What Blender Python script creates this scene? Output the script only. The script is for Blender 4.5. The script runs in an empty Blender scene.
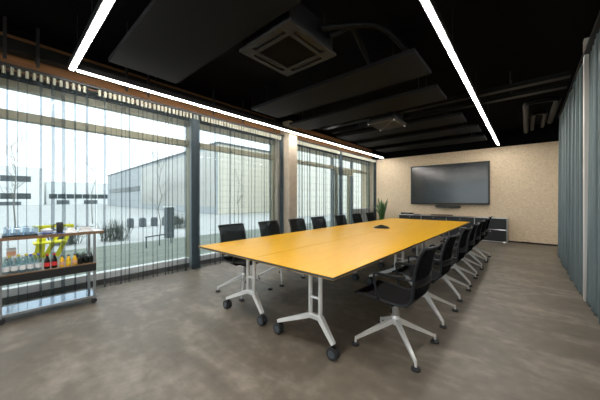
import bpy, bmesh, math, random
from mathutils import Vector, Matrix
C = bpy.context.scene.collection
sc = bpy.context.scene
PI = math.pi

# ------------------------------------------------------------------ materials
MATS = {}
def nodes_of(name):
    m = bpy.data.materials.new(name); m.use_nodes = True
    nt = m.node_tree
    return m, nt, nt.nodes, nt.links, nt.nodes['Principled BSDF']
def mat(name, col, rough=.5, metal=0., spec=.5, noise=0., nscale=20., bump=0., bscale=80., stretch=None, emit=None, estr=0., coat=0.):
    m, nt, N, L, b = nodes_of(name)
    b.inputs['Base Color'].default_value = (*col, 1); b.inputs['Roughness'].default_value = rough
    b.inputs['Metallic'].default_value = metal; b.inputs['Specular IOR Level'].default_value = spec
    b.inputs['Coat Weight'].default_value = coat
    if emit:
        b.inputs['Emission Color'].default_value = (*emit, 1); b.inputs['Emission Strength'].default_value = estr
    if noise or bump:
        tc = N.new('ShaderNodeTexCoord'); mp = N.new('ShaderNodeMapping'); L.new(tc.outputs['Object'], mp.inputs[0])
        if stretch: mp.inputs['Scale'].default_value = stretch
    if noise:
        n = N.new('ShaderNodeTexNoise'); n.inputs['Scale'].default_value = nscale; n.inputs['Detail'].default_value = 6
        L.new(mp.outputs[0], n.inputs['Vector'])
        r = N.new('ShaderNodeValToRGB')
        r.color_ramp.elements[0].position = .3; r.color_ramp.elements[1].position = .7
        r.color_ramp.elements[0].color = (*[c*(1-noise) for c in col], 1)
        r.color_ramp.elements[1].color = (*[min(1, c*(1+noise)) for c in col], 1)
        L.new(n.outputs['Fac'], r.inputs[0]); L.new(r.outputs[0], b.inputs['Base Color'])
    if bump:
        n2 = N.new('ShaderNodeTexNoise'); n2.inputs['Scale'].default_value = bscale; n2.inputs['Detail'].default_value = 4
        L.new(mp.outputs[0], n2.inputs['Vector'])
        bp = N.new('ShaderNodeBump'); bp.inputs['Strength'].default_value = bump; bp.inputs['Distance'].default_value = .01
        L.new(n2.outputs['Fac'], bp.inputs['Height']); L.new(bp.outputs[0], b.inputs['Normal'])
    MATS[name] = m
    return m
def sheer_mat(name, col, opaque, weave=0.):
    m, nt, N, L, b = nodes_of(name)
    N.remove(b); out = N['Material Output']
    d = N.new('ShaderNodeBsdfDiffuse'); d.inputs[0].default_value = (*col, 1)
    t = N.new('ShaderNodeBsdfTranslucent'); t.inputs[0].default_value = (*col, 1)
    mx = N.new('ShaderNodeMixShader'); mx.inputs[0].default_value = .28
    L.new(d.outputs[0], mx.inputs[1]); L.new(t.outputs[0], mx.inputs[2])
    tr = N.new('ShaderNodeBsdfTransparent'); tr.inputs[0].default_value = (.97, .985, 1, 1)
    m2 = N.new('ShaderNodeMixShader'); m2.inputs[0].default_value = opaque
    L.new(tr.outputs[0], m2.inputs[1]); L.new(mx.outputs[0], m2.inputs[2]); L.new(m2.outputs[0], out.inputs[0])
    if weave:
        tc = N.new('ShaderNodeTexCoord'); n = N.new('ShaderNodeTexNoise'); n.inputs['Scale'].default_value = 30
        L.new(tc.outputs['Object'], n.inputs['Vector'])
        mr = N.new('ShaderNodeMapRange'); mr.inputs[3].default_value = opaque-weave; mr.inputs[4].default_value = opaque+weave
        L.new(n.outputs['Fac'], mr.inputs[0]); L.new(mr.outputs[0], m2.inputs[0])
    MATS[name] = m
    return m
def glass_mat(name, tint=(.93, .97, .96), gloss=.008, rough=.0):
    m, nt, N, L, b = nodes_of(name)
    N.remove(b); out = N['Material Output']
    tr = N.new('ShaderNodeBsdfTransparent'); tr.inputs[0].default_value = (*tint, 1)
    g = N.new('ShaderNodeBsdfGlossy'); g.inputs['Roughness'].default_value = rough; g.inputs[0].default_value = (1, 1, 1, 1)
    mx = N.new('ShaderNodeMixShader'); mx.inputs[0].default_value = gloss
    L.new(tr.outputs[0], mx.inputs[1]); L.new(g.outputs[0], mx.inputs[2]); L.new(mx.outputs[0], out.inputs[0])
    MATS[name] = m
    return m

def floor_mat():
    m, nt, N, L, b = nodes_of('taupe_floor')
    tc = N.new('ShaderNodeTexCoord')
    mp = N.new('ShaderNodeMapping'); mp.inputs['Rotation'].default_value = (0, 0, .5); mp.inputs['Scale'].default_value = (1, 2.6, 1)
    L.new(tc.outputs['Object'], mp.inputs[0])
    n1 = N.new('ShaderNodeTexNoise'); n1.inputs['Scale'].default_value = .9; n1.inputs['Detail'].default_value = 7; n1.inputs['Roughness'].default_value = .6; n1.inputs['Distortion'].default_value = .8
    L.new(mp.outputs[0], n1.inputs['Vector'])
    n2 = N.new('ShaderNodeTexNoise'); n2.inputs['Scale'].default_value = 9; n2.inputs['Detail'].default_value = 6
    L.new(tc.outputs['Object'], n2.inputs['Vector'])
    mx = N.new('ShaderNodeMix'); mx.data_type = 'FLOAT'; mx.inputs[0].default_value = .3
    L.new(n1.outputs['Fac'], mx.inputs[2]); L.new(n2.outputs['Fac'], mx.inputs[3])
    r = N.new('ShaderNodeValToRGB')
    e = r.color_ramp.elements; e[0].position = .34; e[0].color = (.092, .076, .057, 1); e[1].position = .68; e[1].color = (.25, .222, .182, 1)
    k = e.new(.5); k.color = (.135, .115, .090, 1)
    L.new(mx.outputs[0], r.inputs[0]); L.new(r.outputs[0], b.inputs['Base Color'])
    b.inputs['Specular IOR Level'].default_value = .4
    rr = N.new('ShaderNodeMapRange'); rr.inputs[3].default_value = .38; rr.inputs[4].default_value = .58
    L.new(n1.outputs['Fac'], rr.inputs[0]); L.new(rr.outputs[0], b.inputs['Roughness'])
    bp = N.new('ShaderNodeBump'); bp.inputs['Strength'].default_value = .08; bp.inputs['Distance'].default_value = .01
    L.new(n2.outputs['Fac'], bp.inputs['Height']); L.new(bp.outputs[0], b.inputs['Normal'])
    MATS['floor'] = m
def paving_mat():
    m, nt, N, L, b = nodes_of('terrace_boards')
    tc = N.new('ShaderNodeTexCoord')
    br = N.new('ShaderNodeTexBrick'); br.inputs['Scale'].default_value = 1.; br.inputs['Brick Width'].default_value = 2.4; br.inputs['Row Height'].default_value = .16
    br.inputs['Mortar Size'].default_value = .012
    br.inputs['Color1'].default_value = (.27, .30, .25, 1); br.inputs['Color2'].default_value = (.20, .23, .19, 1); br.inputs['Mortar'].default_value = (.07, .08, .07, 1)
    mp = N.new('ShaderNodeMapping'); mp.inputs['Rotation'].default_value = (0, 0, PI/2)
    L.new(tc.outputs['Object'], mp.inputs[0]); L.new(mp.outputs[0], br.inputs['Vector'])
    L.new(br.outputs['Color'], b.inputs['Base Color']); b.inputs['Roughness'].default_value = .8
    MATS['terrace'] = m
def wallpanel_mat():
    m, nt, N, L, b = nodes_of('flecked_board')
    tc = N.new('ShaderNodeTexCoord')
    v = N.new('ShaderNodeTexVoronoi'); v.inputs['Scale'].default_value = 38
    mp = N.new('ShaderNodeMapping'); mp.inputs['Scale'].default_value = (1, 1, 1.6); L.new(tc.outputs['Object'], mp.inputs[0]); L.new(mp.outputs[0], v.inputs['Vector'])
    n = N.new('ShaderNodeTexNoise'); n.inputs['Scale'].default_value = 14; n.inputs['Detail'].default_value = 8; n.inputs['Roughness'].default_value = .7
    L.new(tc.outputs['Object'], n.inputs['Vector'])
    mx = N.new('ShaderNodeMix'); mx.data_type = 'RGBA'; mx.inputs[0].default_value = .28
    L.new(v.outputs['Color'], mx.inputs[6]); L.new(n.outputs['Color'], mx.inputs[7])
    bw = N.new('ShaderNodeRGBToBW'); L.new(mx.outputs[2], bw.inputs[0])
    r = N.new('ShaderNodeValToRGB'); e = r.color_ramp.elements
    e[0].position = .2; e[0].color = (.60, .475, .325, 1); e[1].position = .8; e[1].color = (.80, .655, .475, 1)
    L.new(bw.outputs[0], r.inputs[0]); L.new(r.outputs[0], b.inputs['Base Color']); b.inputs['Roughness'].default_value = .85
    MATS['board'] = m
def facade_mat(name, c1, c2, mortar, w, h, msize=.02):
    m, nt, N, L, b = nodes_of(name)
    tc = N.new('ShaderNodeTexCoord'); sx = N.new('ShaderNodeSeparateXYZ'); L.new(tc.outputs['Object'], sx.inputs[0])
    ad = N.new('ShaderNodeMath'); ad.operation = 'ADD'; L.new(sx.outputs[0], ad.inputs[0]); L.new(sx.outputs[1], ad.inputs[1])
    cb = N.new('ShaderNodeCombineXYZ'); L.new(ad.outputs[0], cb.inputs[0]); L.new(sx.outputs[2], cb.inputs[1])
    br = N.new('ShaderNodeTexBrick'); br.offset = 0; br.inputs['Scale'].default_value = 1; br.inputs['Brick Width'].default_value = w; br.inputs['Row Height'].default_value = h
    br.inputs['Mortar Size'].default_value = msize
    br.inputs['Color1'].default_value = (*c1, 1); br.inputs['Color2'].default_value = (*c2, 1); br.inputs['Mortar'].default_value = (*mortar, 1)
    L.new(cb.outputs[0], br.inputs['Vector']); L.new(br.outputs['Color'], b.inputs['Base Color']); b.inputs['Roughness'].default_value = .6
    MATS[name] = m
def mesh_fabric(name, col, opaque):
    m, nt, N, L, b = nodes_of(name)
    out = N['Material Output']
    b.inputs['Base Color'].default_value = (*col, 1); b.inputs['Roughness'].default_value = .8; b.inputs['Specular IOR Level'].default_value = .08
    tr = N.new('ShaderNodeBsdfTransparent'); mx = N.new('ShaderNodeMixShader'); mx.inputs[0].default_value = opaque
    L.new(tr.outputs[0], mx.inputs[1]); L.new(b.outputs[0], mx.inputs[2]); L.new(mx.outputs[0], out.inputs[0])
    MATS[name] = m
def laminate_mat():
    m, nt, N, L, b = nodes_of('yellow_laminate')
    tc = N.new('ShaderNodeTexCoord'); mp = N.new('ShaderNodeMapping'); mp.inputs['Scale'].default_value = (14, 1.2, 1)
    L.new(tc.outputs['Object'], mp.inputs[0])
    n = N.new('ShaderNodeTexNoise'); n.inputs['Scale'].default_value = 2.2; n.inputs['Detail'].default_value = 5; L.new(mp.outputs[0], n.inputs['Vector'])
    r = N.new('ShaderNodeValToRGB'); e = r.color_ramp.elements
    e[0].position = .3; e[0].color = (.60, .305, .001, 1); e[1].position = .7; e[1].color = (.67, .355, .002, 1)
    L.new(n.outputs['Fac'], r.inputs[0]); L.new(r.outputs[0], b.inputs['Base Color'])
    b.inputs['Roughness'].default_value = .30; b.inputs['Specular IOR Level'].default_value = .13
    MATS['laminate'] = m

floor_mat(); paving_mat(); wallpanel_mat(); laminate_mat()
LIGHT = 46.
mat('ceiling', (.003, .003, .0033), .9, spec=.06, bump=.1)
mat('baffle', (.0095, .0105, .012), .9, spec=.08, noise=.08, nscale=60)
mat('baffle_edge', (.012, .012, .013), .7, spec=.2, noise=.05)
mat('duct', (.006, .0065, .007), .5, spec=.2, noise=.1)
mat('lagging', (.0025, .003, .0035), .45, spec=.08, noise=.1)
mat('grey_plastic', (.022, .022, .022), .6, spec=.2, noise=.04)
mat('dark_grille', (.005, .005, .005), .8, spec=.1, noise=.05)
mat('diffuser', (.9, .9, .9), .6, emit=(1, .955, .89), estr=LIGHT, noise=.01)
mat('black_alu', (.016, .016, .017), .45, spec=.4, noise=.05)
mat('wood_fascia', (.22, .098, .030), .55, noise=.25, nscale=3, stretch=(1, .4, 8))
mat('white_wall', (.50, .49, .47), .8, bump=.05)
mat('dark_partition', (.06, .06, .06), .6, bump=.05)
mat('concrete', (.42, .36, .28), .75, noise=.12, nscale=9, bump=.15)
mat('cream_frame', (.33, .31, .21), .42, noise=.04, spec=.5)
mat('white_sill', (.78, .80, .80), .45, noise=.03)
mat('steel_grey', (.18, .21, .22), .4, noise=.06)
mat('kerb', (.07, .065, .058), .8, noise=.2)
glass_mat('glass'); glass_mat('tumbler_glass', (.93, .97, 1), .14, .02)
glass_mat('bottle_glass', (.62, .76, .80), .16, .03)
sheer_mat('sheer', (.09, .112, .122), .22, .03)
sheer_mat('sheer_tape', (.62, .61, .52), .80, .05)
mat('teal_curtain', (.14, .178, .186), .85, spec=.1, noise=.14, nscale=7, stretch=(1, 1, .3), bump=.1, bscale=300)
mat('aluminium', (.92, .93, .94), .25, metal=.38, noise=.02, nscale=4)
mat('chrome', (.62, .64, .66), .3, metal=1., noise=.02)
mat('satin_white_metal', (.90, .92, .94), .25, metal=.3, noise=.02)
mat('black_plastic', (.007, .007, .008), .5, spec=.25, noise=.1)
mat('rubber', (.02, .022, .026), .55, noise=.1)
mat('caster_face', (.07, .085, .10), .4, noise=.1)
mesh_fabric('seat_mesh', (.008, .008, .0085), .97)
mesh_fabric('back_mesh', (.006, .007, .008), .80)
mat('black_frame', (.010, .012, .016), .38, spec=.35, noise=.05)
mat('edge_dark', (.05, .065, .085), .35, noise=.05)
mat('edge_yellow', (.70, .40, .05), .4, noise=.05)
mat('cabinet_black', (.014, .016, .018), .32, spec=.5, noise=.05)
mat('tv_bezel', (.008, .008, .009), .35, noise=.05)
mat('tv_screen', (.024, .028, .029), .16, spec=.95, noise=.02)
mat('device_black', (.014, .016, .016), .38, noise=.1)
mat('device_grey', (.10, .11, .11), .45, noise=.05)
mat('leaf', (.05, .13, .035), .45, noise=.5, nscale=16, stretch=(1, 1, 3))
mat('leaf_edge', (.30, .34, .10), .5, noise=.1)
mat('pot', (.05, .05, .052), .5, noise=.1)
mat('soil', (.03, .02, .012), .9, noise=.3)
mat('tray_edge', (.20, .115, .06), .45, noise=.2)
mat('pale_shelf', (.62, .66, .68), .25, noise=.03)
mat('mirror_shelf', (.19, .25, .31), .06, metal=1., noise=.02)
mat('cart_steel', (.42, .46, .50), .3, metal=.8, noise=.03)
mat('cola', (.010, .006, .005), .12, noise=.1)
mat('red_label', (.62, .03, .03), .5, noise=.05)
mat('white_label', (.75, .78, .80), .5, noise=.05)
mat('blue_cap', (.10, .10, .45), .4, noise=.05)
mat('yellow_cap', (.75, .60, .05), .4, noise=.05)
mat('white_cap', (.75, .78, .80), .4, noise=.05)
mat('juice', (.85, .50, .02), .2, noise=.1)
mat('dark_bottle', (.008, .014, .012), .1, noise=.1)
mat('green_label', (.22, .36, .30), .5, noise=.1)
mat('carton', (.75, .42, .28), .6, noise=.1)
mat('blue_tray', (.03, .08, .30), .35, noise=.05)
mat('porcelain', (.85, .85, .84), .2, noise=.01)
mat('napkin', (.86, .87, .88), .8, noise=.02, bump=.2, bscale=20)
mat('yellow_paint', (.88, .78, .01), .45, noise=.03)
mat('path', (.50, .51, .50), .85, noise=.06, nscale=2)
mat('bark', (.17, .16, .14), .85, noise=.3, nscale=10)
mat('shrub', (.08, .09, .07), .9, noise=.5, nscale=5)
mat('white_render', (.86, .87, .86), .7, noise=.02)
mat('pane_dark', (.06, .075, .08), .15, noise=.2, nscale=.6)
mat('anthracite', (.11, .13, .14), .5, noise=.1)
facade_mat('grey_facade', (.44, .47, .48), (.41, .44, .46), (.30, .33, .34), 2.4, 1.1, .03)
facade_mat('cream_facade', (.84, .80, .70), (.80, .76, .66), (.52, .50, .44), 3.0, .52, .02)  # raised albedo stands in for sunlight on the hall's end face
mat('glow_tinted_glass', (.50, .49, .45), .3, noise=.16, nscale=.3, stretch=(.2, .2, 1.6))  # grey glass with the sunset reflection put into its streaky tint

# ------------------------------------------------------------------ builders
class MB:
    """collects shapes in one mesh"""
    def __init__(s): s.bm = bmesh.new()
    def box(s, x0, x1, y0, y1, z0, z1, bev=0., seg=2):
        r = bmesh.ops.create_cube(s.bm, size=1.)
        bmesh.ops.scale(s.bm, vec=(abs(x1-x0), abs(y1-y0), abs(z1-z0)), verts=r['verts'])
        bmesh.ops.translate(s.bm, vec=((x0+x1)/2, (y0+y1)/2, (z0+z1)/2), verts=r['verts'])
        if bev:
            ed = list({e for v in r['verts'] for e in v.link_edges})
            bmesh.ops.bevel(s.bm, geom=ed, offset=bev, segments=seg, affect='EDGES', profile=.5)
        return s
    def tube(s, pts, r, seg=8, cap=True):
        pts = [Vector(p) for p in pts]; rings = []
        rad = r if isinstance(r, (list, tuple)) else [r]*len(pts)
        t0 = (pts[1]-pts[0]).normalized()
        up = Vector((0, 0, 1)) if abs(t0.z) < .9 else Vector((1, 0, 0))
        n = t0.cross(up).normalized()
        for i, p in enumerate(pts):
            if i == 0: t = t0
            elif i == len(pts)-1: t = (pts[i]-pts[i-1]).normalized()
            else: t = ((pts[i+1]-pts[i]).normalized()+(pts[i]-pts[i-1]).normalized()).normalized()
            n = (n - t*n.dot(t)).normalized(); b = t.cross(n)
            rings.append([s.bm.verts.new(p+(n*math.cos(a)+b*math.sin(a))*rad[i]) for a in [2*PI*k/seg for k in range(seg)]])
        for A, B in zip(rings, rings[1:]):
            for k in range(seg): s.bm.faces.new((A[k], A[(k+1) % seg], B[(k+1) % seg], B[k]))
        if cap:
            s.bm.faces.new(list(reversed(rings[0]))); s.bm.faces.new(rings[-1])
        return s
    def bar(s, p, q, w0, h0, w1=None, h1=None, up=(0, 0, 1)):
        """tapering rectangular bar"""
        w1 = w0 if w1 is None else w1; h1 = h0 if h1 is None else h1
        p, q = Vector(p), Vector(q); t = (q-p).normalized(); u = Vector(up)
        a = t.cross(u).normalized(); b = a.cross(t)
        A = [s.bm.verts.new(p+a*x*w0/2+b*y*h0/2) for x, y in((-1, -1), (1, -1), (1, 1), (-1, 1))]
        B = [s.bm.verts.new(q+a*x*w1/2+b*y*h1/2) for x, y in((-1, -1), (1, -1), (1, 1), (-1, 1))]
        for k in range(4): s.bm.faces.new((A[k], A[(k+1) % 4], B[(k+1) % 4], B[k]))
        s.bm.faces.new(A[::-1]); s.bm.faces.new(B)
        return s
    def lathe(s, prof, c=(0, 0, 0), seg=16, axis='z'):
        c = Vector(c); rings = []
        def P(r, h, a):
            x, y = r*math.cos(a), r*math.sin(a)
            return c+(Vector((x, y, h)) if axis == 'z' else Vector((h, x, y)) if axis == 'x' else Vector((x, h, y)))
        for r, h in prof: rings.append([s.bm.verts.new(P(max(r, 1e-4), h, 2*PI*k/seg)) for k in range(seg)])
        for A, B in zip(rings, rings[1:]):
            for k in range(seg): s.bm.faces.new((A[k], A[(k+1) % seg], B[(k+1) % seg], B[k]))
        s.bm.faces.new(rings[0][::-1]); s.bm.faces.new(rings[-1])
        return s
    def prism(s, pts, axis, a0, a1):
        """polygon in the plane normal to axis, extruded from a0 to a1"""
        def P(u, v, w): return {'x': (w, u, v), 'y': (u, w, v), 'z': (u, v, w)}[axis]
        A = [s.bm.verts.new(P(u, v, a0)) for u, v in pts]; B = [s.bm.verts.new(P(u, v, a1)) for u, v in pts]
        n = len(pts)
        for k in range(n): s.bm.faces.new((A[k], A[(k+1) % n], B[(k+1) % n], B[k]))
        s.bm.faces.new(A[::-1]); s.bm.faces.new(B)
        return s
    def grid(s, rows):
        V = [[s.bm.verts.new(p) for p in row] for row in rows]
        for A, B in zip(V, V[1:]):
            for k in range(len(A)-1): s.bm.faces.new((A[k], A[k+1], B[k+1], B[k]))
        return s
    def build(s, name, m, parent=None, smooth=False, world=False, solid=0.):
        me = bpy.data.meshes.new(name)
        bmesh.ops.recalc_face_normals(s.bm, faces=s.bm.faces[:])
        off = Vector((0, 0, 0)); p = parent
        while p is not None: off += p.location; p = p.parent
        if world and parent is not None: bmesh.ops.translate(s.bm, vec=-off, verts=s.bm.verts[:])
        s.bm.to_mesh(me); s.bm.free()
        if smooth: me.polygons.foreach_set('use_smooth', [True]*len(me.polygons))
        me.materials.append(MATS[m] if isinstance(m, str) else m)
        o = bpy.data.objects.new(name, me); C.objects.link(o)
        if parent is not None: o.parent = parent
        if solid:
            md = o.modifiers.new('thickness', 'SOLIDIFY'); md.thickness = solid; md.offset = 0
        if smooth == 'auto':
            me.polygons.foreach_set('use_smooth', [True]*len(me.polygons))
            try: me.set_sharp_from_angle(angle=math.radians(40))
            except Exception: pass
        return o
def tag(o, label, cat, group=None, kind=None):
    o['label'] = label; o['category'] = cat
    if group: o['group'] = group
    if kind: o['kind'] = kind
    return o
def thing(name, label, cat, loc=(0, 0, 0), rz=0., group=None):
    o = bpy.data.objects.new(name, None); o.empty_display_size = .1; C.objects.link(o)
    o.location = loc; o.rotation_euler = (0, 0, rz)
    return tag(o, label, cat, group)
def struct(o): o['kind'] = 'structure'; return o
def copy_tree(o, parent=None):
    c = o.copy(); C.objects.link(c)
    if parent is not None: c.parent = parent
    for ch in list(o.children): copy_tree(ch, c)
    return c
ORD = ['first', 'second', 'third', 'fourth', 'fifth', 'sixth', 'seventh', 'eighth']

# ------------------------------------------------------------------ the room
XW, XC, YB, YF, XR, ZC = -4.95, -4.62, 10.06, -5.2, 1.0, 3.42
struct(MB().box(-5.0, XR+.1, YF, YB+.15, -.12, 0).build('floor', 'floor'))
struct(MB().box(-5.3, XR+.1, YF, YB+.15, ZC, ZC+.12).build('ceiling', 'ceiling'))
struct(MB().box(-5.3, XR+.1, YB, YB+.12, 0, 2.895).build('wall_back', 'board'))
struct(MB().box(-5.3, XR+.1, YB+.02, YB+.14, 2.895, ZC).build('wall_back_top', 'ceiling'))
struct(MB().box(XR, XR+.1, YF, YB, 0, 3.1).build('wall_right', 'white_wall'))
struct(MB().box(XR, XR+.1, YF, YB, 3.1, ZC).build('wall_right_top', 'ceiling'))
struct(MB().box(-5.3, -4.9, YF-.12, YF, 0, 3.0).box(-1.1, XR+.1, YF-.12, YF, 0, 3.0).box(-4.9, -1.1, YF-.12, YF, 0, .1).box(-4.9, -1.1, YF-.12, YF, 2.9, 3.0).build('wall_front', 'white_wall'))
w4 = struct(MB().box(-4.9, -4.83, YF-.09, YF-.02, .1, 2.9).box(-1.17, -1.1, YF-.09, YF-.02, .1, 2.9).box(-4.83, -1.17, YF-.09, YF-.02, .1, .17).box(-4.83, -1.17, YF-.09, YF-.02, 2.83, 2.9).box(-3.03, -2.97, YF-.08, YF-.03, .17, 2.83).build('window_4', 'cream_frame'))  # unseen window, added so the wall screen has something bright to reflect
for a, b in ((-4.83, -3.03), (-2.97, -1.17)): MB().box(a, b, YF-.062, YF-.048, .17, 2.83).build('pane', 'glass', w4)
struct(MB().box(-5.3, XR+.1, YF-.12, YF, 3.0, ZC).build('wall_front_top', 'ceiling'))
struct(MB().box(-.1, .1, YB-.012, YB, 0, .05).box(-5.0, XR, YB-.012, YB, 0, .045).build('baseboard_back', 'black_alu'))
# window wall: wooden fascia over the glazing, kerb under it
struct(MB().box(-4.86, -4.80, YF, YB, 2.885, 3.33).build('trim_1', 'wood_fascia'))
struct(MB().box(-5.3, -4.86, YF, YB, 2.80, ZC).box(-5.3, -4.79, YF, YB, 3.33, ZC).build('wall_left_lintel', 'ceiling'))
struct(MB().box(-5.1, -4.86, YF, YB, -.12, .075).build('wall_left_kerb', 'kerb'))
col = struct(MB().box(-4.76, -4.42, 4.68, 4.98, 0, 3.25, .015).build('wall_left_column', 'concrete'))
struct(MB().box(-4.88, -4.76, 4.62, 5.02, .02, 2.88).build('wall_left_pier', 'concrete'))
for y in (4.60, 5.02): pass

def window(n, y0, y1, mull, extra=None):
    z0, z1, zt = .075, 2.80, 2.31
    r = MB()
    r.box(XW-.06, XW+.05, y0, y1, 2.70, z1); r.box(XW-.06, XW+.05, y0, y0+.07, z0, z1); r.box(XW-.06, XW+.05, y1-.07, y1, z0, z1)
    w = struct(r.build('window_%d' % n, 'cream_frame'))
    s = MB().box(XW-.06, XW+.07, y0, y1, z0, .175, .006); s.build('window_sill', 'white_sill', w)
    t = MB().box(XW-.06, XW+.06, y0+.07, y1-.07, zt, zt+.11, .004); t.build('transom', 'cream_frame', w)
    for y in mull: MB().box(XW-.05, XW+.05, y-.035, y+.035, .175, 2.70, .004).build('mullion', 'steel_grey', w)
    ys = [y0+.07]+[v for y in mull for v in (y-.035, y+.035)]+[y1-.07]
    for a, b in zip(ys[::2], ys[1::2]):
        MB().box(XW-.012, XW+.012, a, b, .175, zt).build('pane', 'glass', w)
        MB().box(XW-.012, XW+.012, a, b, zt+.11, 2.70).build('pane', 'glass', w)
    return w
window(1, YF, 2.44, [-2.7, -1.0])
window(2, 2.44, 4.64, [])
w3 = window(3, 5.0, YB, [7.35, 8.65])
MB().box(XW-.05, XW+.09, 8.69, YB-.07, .86, .93, .004).build('ledge', 'white_sill', w3)
MB().box(XW-.05, XW+.03, 8.69, YB-.07, .175, .86).build('parapet_panel', 'white_sill', w3)
MB().box(XW-.07, XW+.08, 7.39, 8.61, 2.16, 2.31).build('door_head', 'cream_frame', w3)
MB().box(XW-.05, XW+.05, 7.55, 7.63, .175, 2.16).box(XW-.05, XW+.05, 8.38, 8.46, .175, 2.16).build('door_stile', 'cream_frame', w3)

# black steel post that closes window 1 and starts window 2
struct(MB().box(-4.86, -4.74, 2.36, 2.50, 0, 2.88, .008).build('wall_left_post', 'steel_grey'))

# ------------------------------------------------------------------ curtains
def sheer_profile(y0, y1, rnd, bunch0=0., bunch1=0., X=XC):
    pts = []; y = y0
    while y < y1:
        if y < y0+bunch0 or y > y1-bunch1:
            st = rnd.uniform(.010, .016); s = rnd.uniform(.035, .06)
            pts += [(X-s, y), (X+s, y+st*.5)]; y += st; continue
        w = rnd.uniform(.035, .105); b = rnd.uniform(-.012, .012); sg = rnd.choice((-1, 1))
        for k in range(5): pts.append((X+b+.012*sg*math.sin(PI*k/5), y+w*k/5))
        e = y+w; q = rnd.random(); f = .012
        if q < .92:
            f = rnd.uniform(.006, .010) if q < .45 else rnd.uniform(.013, .020) if q < .68 else rnd.uniform(.022, .034); g = f*.9+.006
            for r_ in range(2 if q < .4 else 4 if q < .68 else 6):
                pts += [(X+sg*g*.8, e+f), (X+sg*g, e+f+.001), (X+sg*.006, e), (X-sg*.004, e-.001)]
            pts.append((X, e+f))
        y = e+max(f, .012)
    return pts
def curtain(label, y0, y1, seed, group, b0=0., b1=0., m='sheer', z0=.012, z1=2.855, name='sheer_curtain', X=XC):
    rnd = random.Random(seed)
    root = thing(name, label, 'curtain', (X, (y0+y1)/2, 0), 0, group)
    P = sheer_profile(y0, y1, rnd, b0, b1, X)
    ph = rnd.uniform(0, 6)
    rows = []
    for z, k in ((z0, 1.35), (.35, 1.2), (1.1, 1.05), (2.0, .95), (z1-.002, .9)):
        rows.append([(X+(x-X)*k+.012*math.sin(y*3.1+ph)*(1-z/3), y+.004*math.sin(z*2+y*9), z) for x, y in P])
    MB().grid(rows).build('fabric', m, root, True, True)
    hb = MB(); y = y0+.01
    while y < y1-.05:
        w = rnd.uniform(.030, .044)
        T = [(X+.004, y), (X+.030, y+.003), (X+.036, y+.011), (X+.026, y+.019), (X+.010, y+.010), (X+.030, y+.024), (X+.034, y+.030), (X+.004, y+.028)]
        hb.grid([[(px, py, z) for px, py in T] for z in (z1-.085, z1+.002)])
        y += w+.024
    hb.build('pinch_pleats', 'sheer_tape', root, False, True)
    return root
G1 = 'sheer curtains along the window wall'
curtain('sheer grey curtain behind the bottle trolley, in front of the wide window', -3.2, .85, 3, G1)
curtain('sheer grey curtain between trolley and steel window post, gathered thickly at the post', .90, 2.45, 5, G1, 0, .17)
curtain('sheer grey curtain between the steel window post and the beige concrete column', 2.47, 4.64, 8, G1, 0, .14)
curtain('sheer pale curtain just past the concrete column, by the third window', 5.02, 7.3, 13, G1, .05, .10)
curtain('sheer pale curtain in the room corner by the potted plant', 7.32, 9.98, 21, G1, .10, .06)
rl = MB().box(XC-.035, XC+.045, YF+.02, 4.66, 2.86, 2.893).build('curtain_rail', 'black_alu')
tag(rl, 'long black curtain rail under the wooden fascia, trolley side of the column', 'curtain rail', 'black curtain rails')
rl = MB().box(XC-.035, XC+.045, 5.0, YB-.01, 2.86, 2.893).build('curtain_rail', 'black_alu')
tag(rl, 'black curtain rail between the concrete column and the beige back wall', 'curtain rail', 'black curtain rails')

def drape(label, y0, y1, X, z1, seed, pitch):
    rnd = random.Random(seed)
    root = thing('drape', label, 'curtain', (X, (y0+y1)/2, 0), 0, 'heavy grey drapes on the long side wall')
    P = []; y = y0
    while y < y1:
        w = pitch*rnd.uniform(.7, 1.35); a = rnd.uniform(.04, .07)
        for k in range(10):
            t = 2*PI*k/10
            P.append((X-a*math.cos(t)+.008*math.cos(3*t), y+w*k/10-.018*math.sin(t)*1.2))
        y += w
    rows = [[(X+(x-X)*k+.006*math.sin(yy*5+z), yy, z) for x, yy in P] for z, k in ((.015, 1.1), (.06, 1.1), (.8, 1.), (2., .9), (z1-.08, .75), (z1, .7))]
    MB().grid(rows).build('fabric', 'teal_curtain', root, True, True, .004)
    MB().grid([[(X+(x-X)*1.1-.004+.006*math.sin(yy*5+z), yy, z) for x, yy in P] for z in (.016, .075)]).build('hem', 'teal_curtain', root, True, True)
    return root
drape('heavy grey-green drape reaching from the white post towards the beige back wall', 5.03, 8.15, .60, 3.12, 31, .13)
drape('heavy grey-green drape at the frame edge, on the near side of the white post', 2.6, 4.80, .625, 3.12, 37, .14)
struct(MB().box(.558, .60, 4.86, 4.96, 0, 3.34, .004).build('wall_right_post', 'white_wall'))
r = MB().box(.55, .65, 2.4, 8.3, 3.13, 3.16).build('drape_rail', 'black_alu')
tag(r, 'thin black rail carrying the heavy drapes under the ceiling', 'curtain rail')

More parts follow.
